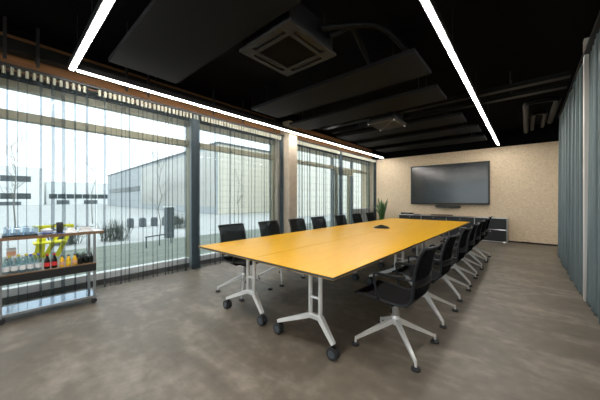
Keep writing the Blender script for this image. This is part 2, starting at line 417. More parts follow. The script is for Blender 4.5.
# ------------------------------------------------------------------ ceiling
def luminaire(label, a, b, w=.075, z=2.90, h=.085):
    x0, x1 = sorted((a[0], b[0])); y0, y1 = sorted((a[1], b[1]))
    root = thing('linear_light', label, 'ceiling light', ((x0+x1)/2, (y0+y1)/2, z), 0, 'suspended linear lights')
    MB().box(x0, x1, y0, y1, z+.012, z+h).build('housing', 'black_alu', root, False, True)
    e = .012
    MB().box(x0+e, x1-e, y0+e, y1-e, z+.002, z+.012).build('diffuser', 'diffuser', root, False, True)
    n = 5
    for k in range(n):
        t = (k+.5)/n
        px = (x0+x1)/2 if x1-x0 < .2 else x0+(x1-x0)*t; py = (y0+y1)/2 if y1-y0 < .2 else y0+(y1-y0)*t
        MB().tube([(px, py, z+h-.005), (px, py, ZC+.01)], .003, 5).build('suspension_wire', 'black_alu', root, False, True)
    return root
luminaire('long white linear light along the window side, running to the back wall', (-4.272, .615), (-4.21, YB-.22))
luminaire('long white linear light over the drape side of the table, ending at the back wall', (-.655, .615), (-.588, YB-.42))
luminaire('white linear light crossing the room near the camera, meeting the window-side light', (-4.275, .543), (-.58, .614))

luminaire('added unseen white linear light behind the camera along the drape side', (-.66, -4.9), (-.58, -.35))  # added out of view to brighten the near floor

def baffle(label, x0, x1, y0, y1, z=3.0, t=.05):
    root = thing('ceiling_panel', label, 'ceiling panel', ((x0+x1)/2, (y0+y1)/2, z), 0, 'dark acoustic panels hung under the ceiling')
    MB().box(x0, x1, y0, y1, z, z+t, .004).build('board', 'baffle', root, False, True)
    for x in (x0+.3, x1-.3):
        for y in (y0+.12, y1-.12):
            MB().tube([(x, y, z+t-.003), (x, y, ZC+.01)], .004, 5).build('hanger_rod', 'black_alu', root, False, True)
    return root
baffle('widest dark ceiling panel, between the crossing light and the first air-conditioning cassette', -3.9, -1.46, .87, 1.70)
baffle('dark ceiling panel just past the first air-conditioning cassette', -3.95, -.97, 3.13, 3.84)
baffle('dark ceiling panel on the near side of the square unit with wires', -4.10, -1.02, 4.34, 5.0)
baffle('dark ceiling panel just past the square unit with wires', -3.95, -.98, 6.08, 6.74)
baffle('second dark ceiling panel from the back wall', -3.95, -.85, 7.24, 7.92)
baffle('dark ceiling panel next to the beige back wall', -3.95, -.85, 8.55, 9.25)

def cassette():
    x0, x1, y0, y1, z = -2.43, -1.65, 1.755, 2.535, 2.95
    root = thing('air_conditioner', 'square dark grey air-conditioning cassette with four slots on the black ceiling', 'air conditioner', ((x0+x1)/2, (y0+y1)/2, z))
    f = MB(); b = .155; e = .03
    cx, cy = (x0+x1)/2, (y0+y1)/2
    # face plate of separate strips so that the four slots are real openings
    for sx in (x0, x1-b):
        for sy in (y0, y1-b): f.box(sx, sx+b, sy, sy+b, z, z+.03)
    c = b
    for a0, a1 in ((0, .055), (.108, b)):
        f.box(x0+b, x1-b, y0+a0, y0+a1, z, z+.03); f.box(x0+b, x1-b, y1-a1, y1-a0, z, z+.03)
        f.box(x0+a0, x0+a1, y0+b, y1-b, z, z+.03); f.box(x1-a1, x1-a0, y0+b, y1-b, z, z+.03)
    f.build('face_plate', 'grey_plastic', root, False, True)
    MB().box(x0+.03, x1-.03, y0+.03, y1-.03, z+.03, z+.29).build('casing', 'duct', root, False, True)
    g = MB().box(x0+c, x1-c, y0+c, y1-c, z+.012, z+.03)
    k = x0+c+.02
    while k < x1-c-.02: g.box(k, k+.006, y0+c+.01, y1-c-.01, z+.008, z+.014); k += .028
    g.build('intake_grille', 'dark_grille', root, False, True)
    for (sx, sy, lx, ly) in ((cx, y0+.0815, .46, .05), (cx, y1-.0815, .46, .05), (x0+.0815, cy, .05, .46), (x1-.0815, cy, .05, .46)):
        MB().box(sx-lx/2*.9, sx+lx/2*.9, sy-ly/2*.9, sy+ly/2*.9, z+.018, z+.03).build('air_flap', 'black_alu', root, False, True)
    for x in (x0+.1, x1-.1):
        for y in (y0+.1, y1-.1): MB().tube([(x, y, z+.28), (x, y, ZC+.01)], .006, 6).build('hanger_rod', 'black_alu', root, False, True)
cassette()
def square_unit():
    x0, x1, y0, y1, z = -2.62, -2.0, 5.22, 5.90, 2.90
    root = thing('ceiling_unit', 'dark square box with thin crossed wires and bright corner studs hung under the ceiling', 'ceiling unit', ((x0+x1)/2, (y0+y1)/2, z))
    MB().box(x0, x1, y0, y1, z+.03, z+.09, .008).build('tray', 'grey_plastic', root, False, True)
    MB().box(x0+.05, x1-.05, y0+.05, y1-.05, z+.09, z+.32).build('casing', 'duct', root, False, True)
    for x in (x0+.03, x1-.03):
        for y in (y0+.03, y1-.03): MB().lathe([(.008, 0), (.014, .004), (.014, .035)], (x, y, z), 8).build('stud', 'aluminium', root, True, True)
    a, b, c, d = (x0+.03, y0+.03, z+.012), (x1-.03, y0+.03, z+.012), (x1-.03, y1-.03, z+.012), (x0+.03, y1-.03, z+.012)
    for p, q in ((b, d), (d, c), (a, b), (b, c)): MB().tube([p, q], .004, 5).build('wire', 'device_grey', root, False, True)
    for x in (x0+.1, x1-.1):
        for y in (y0+.12, y1-.12): MB().tube([(x, y, z+.31), (x, y, ZC+.01)], .006, 6).build('hanger_rod', 'black_alu', root, False, True)
square_unit()
def smooth_path(pts, n=6):
    out = []; P = [Vector(p) for p in pts]
    for i in range(len(P)-1):
        p0, p1, p2, p3 = P[max(i-1, 0)], P[i], P[i+1], P[min(i+2, len(P)-1)]
        for k in range(n):
            t = k/n
            out.append(.5*((2*p1)+(p2-p0)*t+(2*p0-5*p1+4*p2-p3)*t*t+(3*p1-p0-3*p2+p3)*t**3))
    out.append(P[-1]); return out
GP = 'black insulated pipes under the ceiling'
tag(MB().tube(smooth_path([(-1.62, 2.34, 3.08), (-1.56, 2.42, 3.13), (-1.46, 2.53, 3.2), (-1.50, 2.75, 3.22), (-1.6, 3.1, 3.24), (-1.72, 3.6, 3.27), (-1.8, 4.2, 3.28)]), .035, 10).build('insulated_pipe', 'lagging', None, True), 'shorter bent black pipe leaving the first air-conditioning cassette', 'pipe', GP)
tag(MB().tube(smooth_path([(-1.62, 2.18, 3.08), (-1.50, 2.36, 3.14), (-1.34, 2.58, 3.2), (-1.24, 2.74, 3.22), (-1.20, 3.0, 3.24), (-1.2, 3.5, 3.27), (-1.2, 4.2, 3.28)]), .035, 10).build('insulated_pipe', 'lagging', None, True), 'longer arched black pipe leaving the first air-conditioning cassette', 'pipe', GP)
tag(MB().tube(smooth_path([(0.0, 9.2, 3.1), (0.0, 8.9, 3.1), (0.0, 7.0, 3.1), (0.0, 6.55, 3.1), (.06, 6.45, 3.1), (.2, 6.45, 3.1), (.37, 6.48, 3.1), (.43, 6.6, 3.1), (.43, 7.3, 3.12), (.43, 8.6, 3.14)], 5), .05, 10).tube([(0, 7.6, 3.14), (0, 7.6, ZC+.01)], .007, 6).tube([(.43, 8.0, 3.16), (.43, 8.0, ZC+.01)], .007, 6).build('insulated_pipe', 'lagging', None, True), 'large U-shaped black pipe beside the drape-side light', 'pipe', GP)
tag(MB().tube(smooth_path([(.12, 9.2, 3.14), (.12, 8.0, 3.14), (.13, 7.6, 3.14), (.2, 7.52, 3.14), (.26, 7.55, 3.14), (.31, 7.7, 3.14), (.31, 9.0, 3.14)], 5), .04, 10).tube([(.12, 8.4, 3.17), (.12, 8.4, ZC+.01)], .007, 6).build('insulated_pipe', 'lagging', None, True), 'smaller U-shaped black pipe nested in the large one', 'pipe', GP)
for (y, z, h, lab) in ((5.55, 3.12, .07, 'flat black cable tray crossing the ceiling to the white post'), (5.98, 3.10, .05, 'thin black cable tray behind the one reaching the white post')):
    root = thing('cable_tray', lab, 'cable tray', (-.7, y, z), 0, 'black cable trays across the ceiling')
    MB().box(-4.0, .5, y-.07, y+.07, z, z+.01).box(-4.0, .5, y-.07, y-.055, z, z+h).box(-4.0, .5, y+.055, y+.07, z, z+h).build('channel', 'duct', root, False, True)
    for x in (-3.2, -1.7, -.2): MB().box(x-.01, x+.01, y-.01, y+.01, z+.01, ZC+.01).build('hanger', 'black_alu', root, False, True)
# duct in front of the fascia
root = thing('ventilation_duct', 'long dark rectangular duct hung before the wooden fascia above the windows', 'duct', (-4.62, .8, 3.08))
MB().box(-4.74, -4.58, YF+.05, 4.62, 3.06, 3.20, .004).build('duct_body', 'duct', root, False, True)
for k, y in enumerate((-1.0, .03, .30, 1.25, 1.55, 2.7, 3.4, 4.3)):
    MB().box(-4.572, -4.56, y-.016, y+.016, 2.93, ZC+.01).box(-4.76, -4.56, y-.016, y+.016, 3.045, 3.058).build('hanger_strap', 'black_alu', root, False, True)
struct(MB().box(-4.9, -4.4, 4.6, 5.06, 3.25, ZC+.01).build('ceiling_beam', 'ceiling'))

# ------------------------------------------------------------------ conference table (four flip-top tables pushed together)
def caster(name, parent, x, y, r=.047, zt=.10):
    c = MB().box(x-.016, x+.016, y-.012, y+.012, .055, zt, .004).build(name, 'black_plastic', parent)
    for s in (-1, 1):
        yy = y+s*.021
        w = MB().lathe([(r*.6, -.011), (r*.94, -.011), (r, -.006), (r, .006), (r*.94, .011), (r*.6, .011)], (x, yy, r), 20, 'y').build('wheel', 'rubber', c, 'auto')
        MB().lathe([(r*.62, -.0135), (r*.66, 0), (r*.62, .0135)], (x, yy, r), 16, 'y').build('wheel_cover', 'caster_face', c, 'auto')
    return c
def make_table(w, l, legx, ends):
    t = thing('conference_table', '', 'table')
    o = .0015
    MB().box(-w/2+o, w/2-o, o, l-o, .738, .742, .0012).build('tabletop', 'laminate', t)
    MB().box(-w/2+o+.001, w/2-o-.001, o+.001, l-o-.001, .7225, .738).build('edge_band', 'edge_dark', t)
    MB().box(-w/2+o+.003, w/2-o-.003, o+.003, l-o-.003, .718, .7225).build('underside', 'edge_yellow', t)
    for y in ends:
        lg = MB()
        for s in (-1, 1): lg.tube([(legx+s*.053, y, .30), (legx+s*.053, y, .716)], .0185, 12)
        lg.build('leg_post', 'satin_white_metal', t, 'auto')
        MB().tube([(legx-.053, y, .455), (legx+.053, y, .455)], .012, 8).build('cross_rung', 'satin_white_metal', t, 'auto')
        ft = MB().box(legx-.07, legx+.07, y-.022, y+.022, .272, .318, .008)
        ft.bar((legx-.05, y, .297), (legx-.455, y, .118), .040, .046, .030, .030); ft.bar((legx+.05, y, .300), (legx+.185, y, .118), .040, .050, .030, .034)
        ft.build('foot', 'satin_white_metal', t)
        for dx in (-.445, .183): caster('caster', t, legx+dx, y, .050)
    MB().box(legx-.03, legx+.03, ends[0]-.05, ends[1]+.05, .69, .7175).build('under_beam', 'black_plastic', t)
    return t
GT = 'yellow-topped flip tables forming the conference table'
LN, LF = 2.70, 3.265
tA = make_table(.918, LN, .125, (.227, 2.18)); tA.location = (-1.489, 1.543, 0)
tB = make_table(.998, LN, .212, (.227, 2.18)); tB.location = (-2.451, 1.543, 0)
tC = make_table(.918, LF, .125, (.467, 2.367)); tC.location = (-1.489, 1.543+LN, 0)
tD = make_table(.998, LF, .212, (.467, 2.367)); tD.location = (-2.451, 1.543+LN, 0)
for t, lab in ((tA, 'yellow flip-top table module at the near end, drape side, castered leg in full view'), (tB, 'yellow flip-top table module at the near end, window side'),
               (tC, 'yellow flip-top table module at the far end, drape side, beside the sideboard'), (tD, 'yellow flip-top table module at the far end, window side, under the conference phone')):
    t['label'] = lab; t['group'] = GT

# ------------------------------------------------------------------ chairs (local front is -X)
def make_chair():
    t = thing('office_chair', '', 'chair', (0, 0, 0), 0, 'black mesh swivel chairs around the conference table')
    hw = .215
    # side profile of the continuous sling: (x, z)
    prof = smooth_path([(-.285, 0, .448), (-.255, 0, .462), (-.12, 0, .452), (.02, 0, .437), (.13, 0, .438), (.195, 0, .47), (.222, 0, .54), (.228, 0, .64), (.243, 0, .75), (.272, 0, .85), (.305, 0, .915)], 4)
    seat = [p for p in prof if p.z < .50 or p.x < .1]; back = [p for p in prof if p.z >= .485 and p.x > .1]
    def sling(ps, dip, n=8):
        rows = []
        for p in ps:
            rows.append([(p.x+dip[0]*(1-(2*k/n-1)**2), -hw+2*hw*k/n, p.z+dip[1]*(1-(2*k/n-1)**2)) for k in range(n+1)])
        return MB().grid(rows)
    st = sling(seat, (0, -.018)).build('seat', 'seat_mesh', t, True, False, .006)
    bk = sling(back, (.03, 0)).build('backrest', 'back_mesh', t, True, False, .003)
    fr = MB()
    for s in (-1, 1): fr.tube([(p.x, s*hw, p.z) for p in prof], .0105, 8)
    fr.tube([(prof[0].x, -hw, prof[0].z), (prof[0].x, hw, prof[0].z)], .009, 8)
    fr.build('side_frame', 'black_frame', t, True)
    tr = MB(); q = prof[-1]
    tr.tube([(q.x+.03*(1-(k/4-1)**2), -hw+2*hw*k/8, q.z) for k in range(9)], .011, 8)
    tr.build('top_rail', 'black_frame', bk, True)
    sp = MB()
    z0, z1 = .60, .655
    sp.grid([[(.234+.036*(1-(k/5-1)**2), -hw+2*hw*k/10, z) for k in range(11)] for z in (z0, (z0+z1)/2, z1)])
    sp.build('lumbar_strap', 'black_plastic', bk, True, False, .012)
    cr = MB().box(-.10, .12, -.07, .07, .365, .398, .012); cr.tube([(.02, -hw, .432), (.02, -.13, .385), (.02, .13, .385), (.02, hw, .432)], .014, 8)
    cr.tube([(.02, -.02, .40), (.02, -.09, .385), (-.05, -.10, .385)], .006, 6)
    cr.build('seat_mechanism', 'black_plastic', t, 'auto')
    for s in (-1, 1):
        y = s*(hw+.022)
        p = smooth_path([(.232, s*hw, .66), (.17, y, .665), (-.02, y, .667), (-.075, y, .668), (-.092, y, .660), (-.092, y, .635), (-.078, y, .54), (-.06, y, .46), (-.05, s*(hw+.004), .444)], 4)
        a = MB().tube(p, [.0095]*len(p), 8).build('armrest', 'black_frame', t, True)
        MB().box(-.07, .17, y-.015, y+.015, .670, .680, .004).build('arm_pad', 'black_plastic', a)
    MB().lathe([(.030, .20), (.030, .30), (.024, .305), (.024, .37)], (0, 0, 0), 16).build('gas_column', 'chrome', t, 'auto')
    b = MB().lathe([(.030, .175), (.040, .19), (.042, .235), (.034, .255)], (0, 0, 0), 16)
    b.build('hub', 'aluminium', t, 'auto')
    for k in range(4):
        a = PI/4+k*PI/2; c, s = math.cos(a), math.sin(a)
        lm = MB().bar((c*.02, s*.02, .215), (c*.36, s*.36, .062), .036, .046, .022, .020)
        lm.tube([(c*.362, s*.362, .075), (c*.365, s*.365, .022)], .011, 8)
        l = lm.build('leg', 'aluminium', t)
        MB().lathe([(.034, 0), (.036, .006), (.032, .018), (.014, .026)], (c*.365, s*.365, 0), 16).build('glide', 'rubber', l, 'auto')
    return t
chair0 = make_chair()
rnd = random.Random(4)
ry = [2.33, 3.20, 4.10, 4.83, 5.56, 6.27, 6.96]
for i, y in enumerate(ry):
    c = chair0 if i == 0 else copy_tree(chair0)
    c.location = (-.885+(0 if i == 0 else .0), y, 0); c.rotation_euler = (0, 0, (-.02 if i == 0 else rnd.uniform(-.05, .05)))
    c['label'] = 'black mesh swivel chair shown whole in front of the table\'s drape side' if i == 0 else 'black mesh swivel chair, %s along the drape side counting from the near end' % ORD[i]
ly = [2.27, 3.0, 3.72, 4.38, 5.25, 6.02, 6.79]
for i, y in enumerate(ly):
    c = copy_tree(chair0); c.location = (-3.02, y, 0); c.rotation_euler = (0, 0, PI+rnd.uniform(-.05, .05))
    c['label'] = 'black mesh swivel chair, %s along the window side counting from the near end' % ORD[i]

# ------------------------------------------------------------------ conference phone
ph = thing('conference_phone', 'black conference phone lying on the yellow table', 'phone', (-2.10, 4.80, .7425))
pm = MB(); n = 24
rings = []
for s, z in ((.80, 0), (1.0, .006), (1.0, .016), (.80, .036), (.40, .05)):
    rings.append([(s*(.125+.035*math.cos(3*2*PI*k/n))*math.cos(2*PI*k/n), s*(.125+.035*math.cos(3*2*PI*k/n))*math.sin(2*PI*k/n), z) for k in range(n+1)])
pm.grid(rings); pm.build('body', 'device_black', ph, 'auto')
MB().lathe([(.05, .046), (.05, .052), (.04, .056)], (0, 0, 0), 18).build('speaker_grille', 'dark_grille', ph, 'auto')
MB().box(.055, .095, -.025, .025, .026, .036, .003).build('keypad', 'device_grey', ph)

# ------------------------------------------------------------------ sideboard, screen, plant at the back
sb = thing('sideboard', 'long low black sideboard with chrome frame against the beige back wall', 'sideboard', (-1.99, 9.85, 0))
xs = [-3.57, -2.79, -2.0, -1.215, -.42]; y0, y1, zb, zt = 9.70, 10.03, .03, .735
MB().box(xs[0]+.012, xs[-1]-.012, y0+.02, y1, zb+.012, zt-.012).build('carcass', 'cabinet_black', sb, False, True)
MB().box(xs[0]+.006, xs[-1]-.006, y0+.006, y1, zt-.016, zt-.003, .002).build('top_panel', 'cabinet_black', sb, False, True)
fr = MB(); R = .0095
for x in xs:
    for y in (y0, y1-.01): fr.tube([(x, y, .0), (x, y, zt)], R, 8)
for z in (zb, .385, zt-.008):
    fr.tube([(xs[0], y0, z), (xs[-1], y0, z)], R, 8)
    for x in (xs[0], xs[-1]): fr.tube([(x, y0, z), (x, y1-.01, z)], R, 8)
fr.build('chrome_frame', 'chrome', sb, 'auto', True)
for a, b in zip(xs, xs[1:]):
    for z0_, z1_ in ((zb+.014, .372), (.398, zt-.022)):
        d = MB().box(a+.014, b-.014, y0+.002, y0+.02, z0_, z1_, .003).build('drawer', 'cabinet_black', sb, False, True)
        MB().lathe([(.013, 0), (.012, -.006), (.006, -.008)], ((a+b)/2, y0+.002, z1_-.05), 12, 'y').build('lock', 'chrome', d, 'auto', True)
def block(name, label, cat, x0, x1, ya, yb, z0, z1, m, group=None, bev=.008, parts=()):
    o = thing(name, label, cat, ((x0+x1)/2, (ya+yb)/2, z0), 0, group)
    MB().box(x0, x1, ya, yb, z0, z1, bev).build('body', m, o, False, True)
    for nm, mm, (a, b, c, d, e, f) in parts: MB().box(a, b, c, d, e, f, .001).build(nm, mm, o, False, True)
    return o
block('media_player', 'flat black device on the plant end of the sideboard', 'device', -3.52, -3.12, 9.76, 9.98, .737, .80, 'device_black', None, .012, [('display', 'device_grey', (-3.42, -3.22, 9.757, 9.762, .755, .78))])
block('keyboard', 'thin black slab beside the flat device on the sideboard', 'device', -3.08, -2.86, 9.78, 9.92, .737, .757, 'device_black', None, .004, [('key_field', 'device_grey', (-3.06, -2.88, 9.80, 9.90, .7565, .760))])
block('document_tray', 'long low dark tray on the sideboard under the screen', 'tray', -2.50, -1.85, 9.77, 9.97, .737, .768, 'tray_edge', None, .006, [('lid', 'device_black', (-2.49, -1.86, 9.78, 9.96, .767, .774))])

tv = thing('wall_screen', 'very large dark flat screen with black frame on the beige back wall', 'screen', (-2.03, 9.98, 1.8))
X0, X1, Z0, Z1 = -3.21, -.845, 1.118, 2.488; yf = 9.92
MB().box(X0+.02, X1-.02, yf+.03, 10.0, Z0+.02, Z1-.02, .01).build('back_shell', 'tv_bezel', tv, False, True)
b = .045
f = MB().box(X0, X1, yf, yf+.05, Z1-b, Z1, .004).box(X0, X1, yf, yf+.05, Z0, Z0+b+.01, .004).box(X0, X0+b, yf, yf+.05, Z0, Z1, .004).box(X1-b, X1, yf, yf+.05, Z0, Z1, .004)
f.build('bezel', 'tv_bezel', tv, False, True)
MB().box(X0+b-.005, X1-b+.005, yf+.008, yf+.03, Z0+b, Z1-b+.005).build('display', 'tv_screen', tv, False, True)
MB().box(-2.5, -1.6, 10.0, YB+.005, 1.5, 2.1).build('wall_mount', 'tv_bezel', tv, False, True)
vb = thing('video_bar', 'slim black camera and sound bar under the wall screen', 'video bar', (-2.0, 9.95, 1.0))
MB().box(-2.38, -1.63, 9.90, 9.99, 1.005, 1.085, .02).build('bar', 'device_black', vb, False, True)
MB().lathe([(.026, 0), (.026, -.01), (.016, -.014)], (-2.0, 9.90, 1.045), 14, 'y').build('camera_lens', 'device_grey', vb, 'auto', True)
MB().box(-2.08, -1.92, 9.99, YB+.005, 1.02, 1.07).build('bracket', 'device_black', vb, False, True)

pl = thing('snake_plant', 'potted snake plant with tall upright green leaves in the corner by the back wall', 'plant', (-4.13, 9.5, 0))
MB().lathe([(.13, 0), (.17, .02), (.19, .46), (.195, .50), (.178, .50), (.17, .45)], (0, 0, 0), 24).build('pot', 'pot', pl, 'auto')
MB().lathe([(.168, .44), (.165, .462), (.02, .468)], (0, 0, 0), 20).build('soil', 'soil', pl)
rp = random.Random(11)
for k in range(22):
    a = rp.uniform(0, 2*PI); r0 = rp.uniform(.01, .10); h = rp.uniform(.5, .9) if k > 2 else .88; lean = rp.uniform(.06, .34)*(1 if k > 1 else .4)
    d = Vector((math.cos(a), math.sin(a), 0)); sd = Vector((-math.sin(a+.5), math.cos(a+.5), 0)); nn = sd.cross(Vector((0, 0, 1)))
    rows = []
    for j in range(8):
        t = j/7; w = .031*(.55+1.0*t)*(1-t**3.2)+.001
        c = d*(r0+lean*t*t)+Vector((0, 0, .46+h*t))
        tw = .5*t; s2 = sd*math.cos(tw)+nn*math.sin(tw); n2 = nn*math.cos(tw)-sd*math.sin(tw)
        rows.append([c-s2*w+n2*.008, c, c+s2*w+n2*.008])
    MB().grid(rows).build('leaf', 'leaf', pl, True, False, .004)

# ------------------------------------------------------------------ drinks trolley
cx0, cx1, cy0, cy1 = -4.41, -4.07, -.02, .785
ct = thing('drinks_trolley', 'steel drinks trolley with three shelves standing before the sheer curtains', 'trolley', ((cx0+cx1)/2, (cy0+cy1)/2, 0))
for x in (cx0+.015, cx1-.015):
    for y in (cy0+.015, cy1-.015):
        MB().box(x-.013, x+.013, y-.013, y+.013, .06, .875, .003).build('post', 'cart_steel', ct, False, True)
sh = MB().box(cx0-.02, cx1+.02, cy0-.05, cy1+.075, .872, .898, .003).build('top_shelf', 'pale_shelf', ct, False, True)
e = MB(); a0, a1, b0, b1 = cx0-.026, cx1+.026, cy0-.056, cy1+.081
e.box(a0, a1, b0, b0+.008, .868, .90).box(a0, a1, b1-.008, b1, .868, .90).box(a0, a0+.008, b0, b1, .868, .90).box(a1-.008, a1, b0, b1, .868, .90)
e.build('edge_strip', 'tray_edge', sh, False, True)
dr = MB().box(cx0-.005, cx1+.012, cy0+.0, cy1+.0, .408, .498, .003).build('drawer', 'cabinet_black', ct, False, True)
MB().box(cx0-.008, cx1+.016, cy0-.004, cy1+.004, .498, .508, .002).build('drawer_top', 'tray_edge', dr, False, True)
lo = MB().box(cx0, cx1+.004, cy0, cy1, .085, .098).build('bottom_shelf', 'mirror_shelf', ct, False, True)
e = MB(); a0, a1, b0, b1 = cx0-.006, cx1+.010, cy0-.006, cy1+.006
e.box(a0, a1, b0, b0+.006, .08, .103).box(a0, a1, b1-.006, b1, .08, .103).box(a0, a0+.006, b0, b1, .08, .103).box(a1-.006, a1, b0, b1, .08, .103)
e.build('edge_strip', 'cart_steel', lo, False, True)
for x in (cx0+.02, cx1-.015):
    for y in (cy0+.02, cy1-.02):
        cc = MB().box(x-.012, x+.012, y-.010, y+.010, .03, .086, .003).build('caster', 'cart_steel', ct, False, True)
        MB().lathe([(.018, -.013), (.028, -.012), (.031, -.006), (.031, .006), (.028, .012), (.018, .013)], (x, y, .031), 16, 'x').build('wheel', 'rubber', cc, 'auto', True)

def bottle(name, label, x, y, z, h, r, body, cap, band=None, group=None):
    o = thing(name, label, 'bottle', (x, y, z), 0, group)
    MB().lathe([(r*.9, 0), (r, .006), (r, h*.50), (r*.97, h*.56), (r*.55, h*.76), (r*.40, h*.86), (r*.40, h*.90)], (0, 0, 0), 14).build('glass_body', body, o, 'auto')
    MB().lathe([(r*.46, h*.885), (r*.48, h*.90), (r*.46, h), (r*.3, h*1.005)], (0, 0, 0), 12).build('cap', cap, o, 'auto')
    if band: MB().lathe([(r*1.005, h*.16), (r*1.02, h*.17), (r*1.02, h*.42), (r*1.005, h*.43)], (0, 0, 0), 14).build('label_band', band, o, 'auto')
    return o
zs = .5085; xf = -4.115
GB = 'bottles lined up on the trolley drawer'
ys = [.035, .095, .155, .215, .275]
for i, y in enumerate(ys):
    bottle('water_bottle', 'clear water bottle with %s cap, front row, %s from the frame edge' % ('blue' if i > 2 else 'white', ORD[i]), xf, y, zs, .185, .027, 'bottle_glass', 'blue_cap' if i > 2 else 'white_cap', 'white_label', GB)
for i, y in enumerate((.345, .405)):
    bottle('cola_bottle', 'dark cola bottle with red label, %s' % ('beside the blue-capped water' if i == 0 else 'beside the yellow juice'), xf, y, zs, .165, .026, 'cola', 'red_label', 'red_label', GB)
for i, y in enumerate((.470, .528, .586)):
    bottle('juice_bottle', 'small yellow juice bottle with dark neck, %s after the red-labelled cola' % ORD[i], xf, y, zs, .13, .024, 'juice', 'device_black', 'yellow_cap' if i % 2 else 'carton', GB)
for i, y in enumerate((.638, .69, .738)):
    bottle('dark_bottle', 'squat dark bottle with pale green top, front row, %s after the yellow juice' % ORD[i], xf, y, zs, .13, .025, 'dark_bottle', 'green_label', None, GB)
for i, y in enumerate((.06, .125, .185, .245)):
    bottle('water_bottle', 'clear water bottle with yellow cap, back row, %s from the frame edge' % ORD[i], xf-.075, y, zs, .185, .027, 'bottle_glass', 'yellow_cap', 'white_label', GB)
for i, y in enumerate((.62, .68)):
    bottle('dark_bottle', 'squat dark bottle in the back row, %s' % ('behind the last juice bottle' if i == 0 else 'near the end post'), xf-.075, y, zs, .135, .025, 'dark_bottle', 'green_label', None, GB)
cb = thing('juice_carton', 'pale orange carton standing behind the water bottles on the trolley', 'carton', (-4.27, .075, zs))
MB().box(-.035, .035, -.035, .035, 0, .22, .003).build('box', 'carton', cb)
MB().prism([(-.035, .22), (.035, .22), (0, .255)], 'y', -.035, .035).build('gable', 'white_label', cb)
MB().box(.0345, .0362, -.022, .022, .08, .17, .0005).build('front_panel', 'white_label', cb)

zt_ = .8985
tr1 = thing('serving_tray', 'black flat tray under the upturned glasses on the trolley top', 'tray', (-4.2, .135, zt_))
MB().box(-.13, .13, -.13, .135, 0, .008, .003).build('base', 'device_black', tr1)
MB().box(-.13, .13, -.13, -.124, .006, .018).box(-.13, .13, .129, .135, .006, .018).box(-.13, -.124, -.13, .135, .006, .018).box(.124, .13, -.13, .135, .006, .018).build('rim', 'device_black', tr1)
GG = 'upturned drinking glasses on the black tray'
k = 0
for i, xg in enumerate((-4.12, -4.2, -4.28)):
    for j, yg in enumerate((.045, .115, .185, .25)[: 4 if i < 2 else 3]):
        g = MB().lathe([(.030, 0), (.031, .002), (.026, .085), (.024, .088), (.0235, .086), (.029, .004), (.0285, .0005)], (0, 0, 0), 14).build('drinking_glass', 'tumbler_glass', None, 'auto')
        g.location = (xg, yg, zt_+.0085)
        tag(g, 'upturned clear glass on black tray, %s row from front, %s from the frame edge' % (ORD[i], ORD[j]), 'glass', GG)
bt = thing('serving_platter', 'blue oval platter under the white bowl on the trolley top', 'platter', (-4.17, .345, zt_))
MB().lathe([(.045, 0), (.06, .003), (.075, .012), (.073, .014), (.055, .006), (.02, .005)], (0, 0, 0), 24).build('dish', 'blue_tray', bt, 'auto')
bw = thing('white_bowl', 'white bowl heaped with pale sweets on the blue platter', 'bowl', (-4.17, .345, zt_+.0065))
MB().lathe([(.022, 0), (.026, .004), (.048, .03), (.052, .042), (.049, .042), (.044, .03), (.02, .012)], (0, 0, 0), 20).build('bowl', 'porcelain', bw, 'auto')
MB().lathe([(.045, .03), (.035, .048), (.012, .056)], (0, 0, 0), 14).build('sweets', 'napkin', bw, 'auto')
sc1 = thing('saucer', 'blue saucer under the black thermos cup on the trolley top', 'saucer', (-4.15, .455, zt_))
MB().lathe([(.03, 0), (.04, .003), (.052, .009), (.05, .011), (.03, .005)], (0, 0, 0), 22).build('dish', 'blue_tray', sc1, 'auto')
mg = thing('thermos_cup', 'tall black cup with handle standing on the blue saucer', 'cup', (-4.15, .455, zt_+.006))
MB().lathe([(.026, 0), (.028, .004), (.031, .118), (.029, .121), (.027, .118), (.024, .01)], (0, 0, 0), 18).build('cup_body', 'device_black', mg, 'auto')
MB().tube(smooth_path([(0, -.030, .10), (0, -.052, .095), (0, -.054, .05), (0, -.029, .035)], 4), .005, 8).build('handle', 'device_black', mg, True)
GN = 'white folded napkin piles on the trolley top'
for i, (yy, ln, lab) in enumerate(((.555, .052, 'smaller pile of white napkins beside the black thermos cup'), (.695, .075, 'larger pile of white napkins by the end of the trolley top, under dark tongs'))):
    npk = thing('napkin_pile', lab, 'napkins', (-4.16, yy, zt_), 0, GN)
    for j in range(5):
        s = 1-.10*j
        MB().box(-.05*s, .05*s, -ln*s, ln*s, .0105*j, .0105*(j+1)-.0003, .004).build('napkin', 'napkin', npk)
tg = thing('serving_tongs', 'dark serving tongs resting on the larger white napkin pile', 'tongs', (-4.13, .69, zt_+.0535))
for s in (-1, 1): MB().bar((s*.004, -.075, .012+.004), (s*.016, .085, .002), .012, .005, .016, .004).build('arm', 'device_black', tg)
MB().tube([(-.006, -.076, .016), (.006, -.076, .016)], .006, 8).build('hinge', 'device_black', tg)

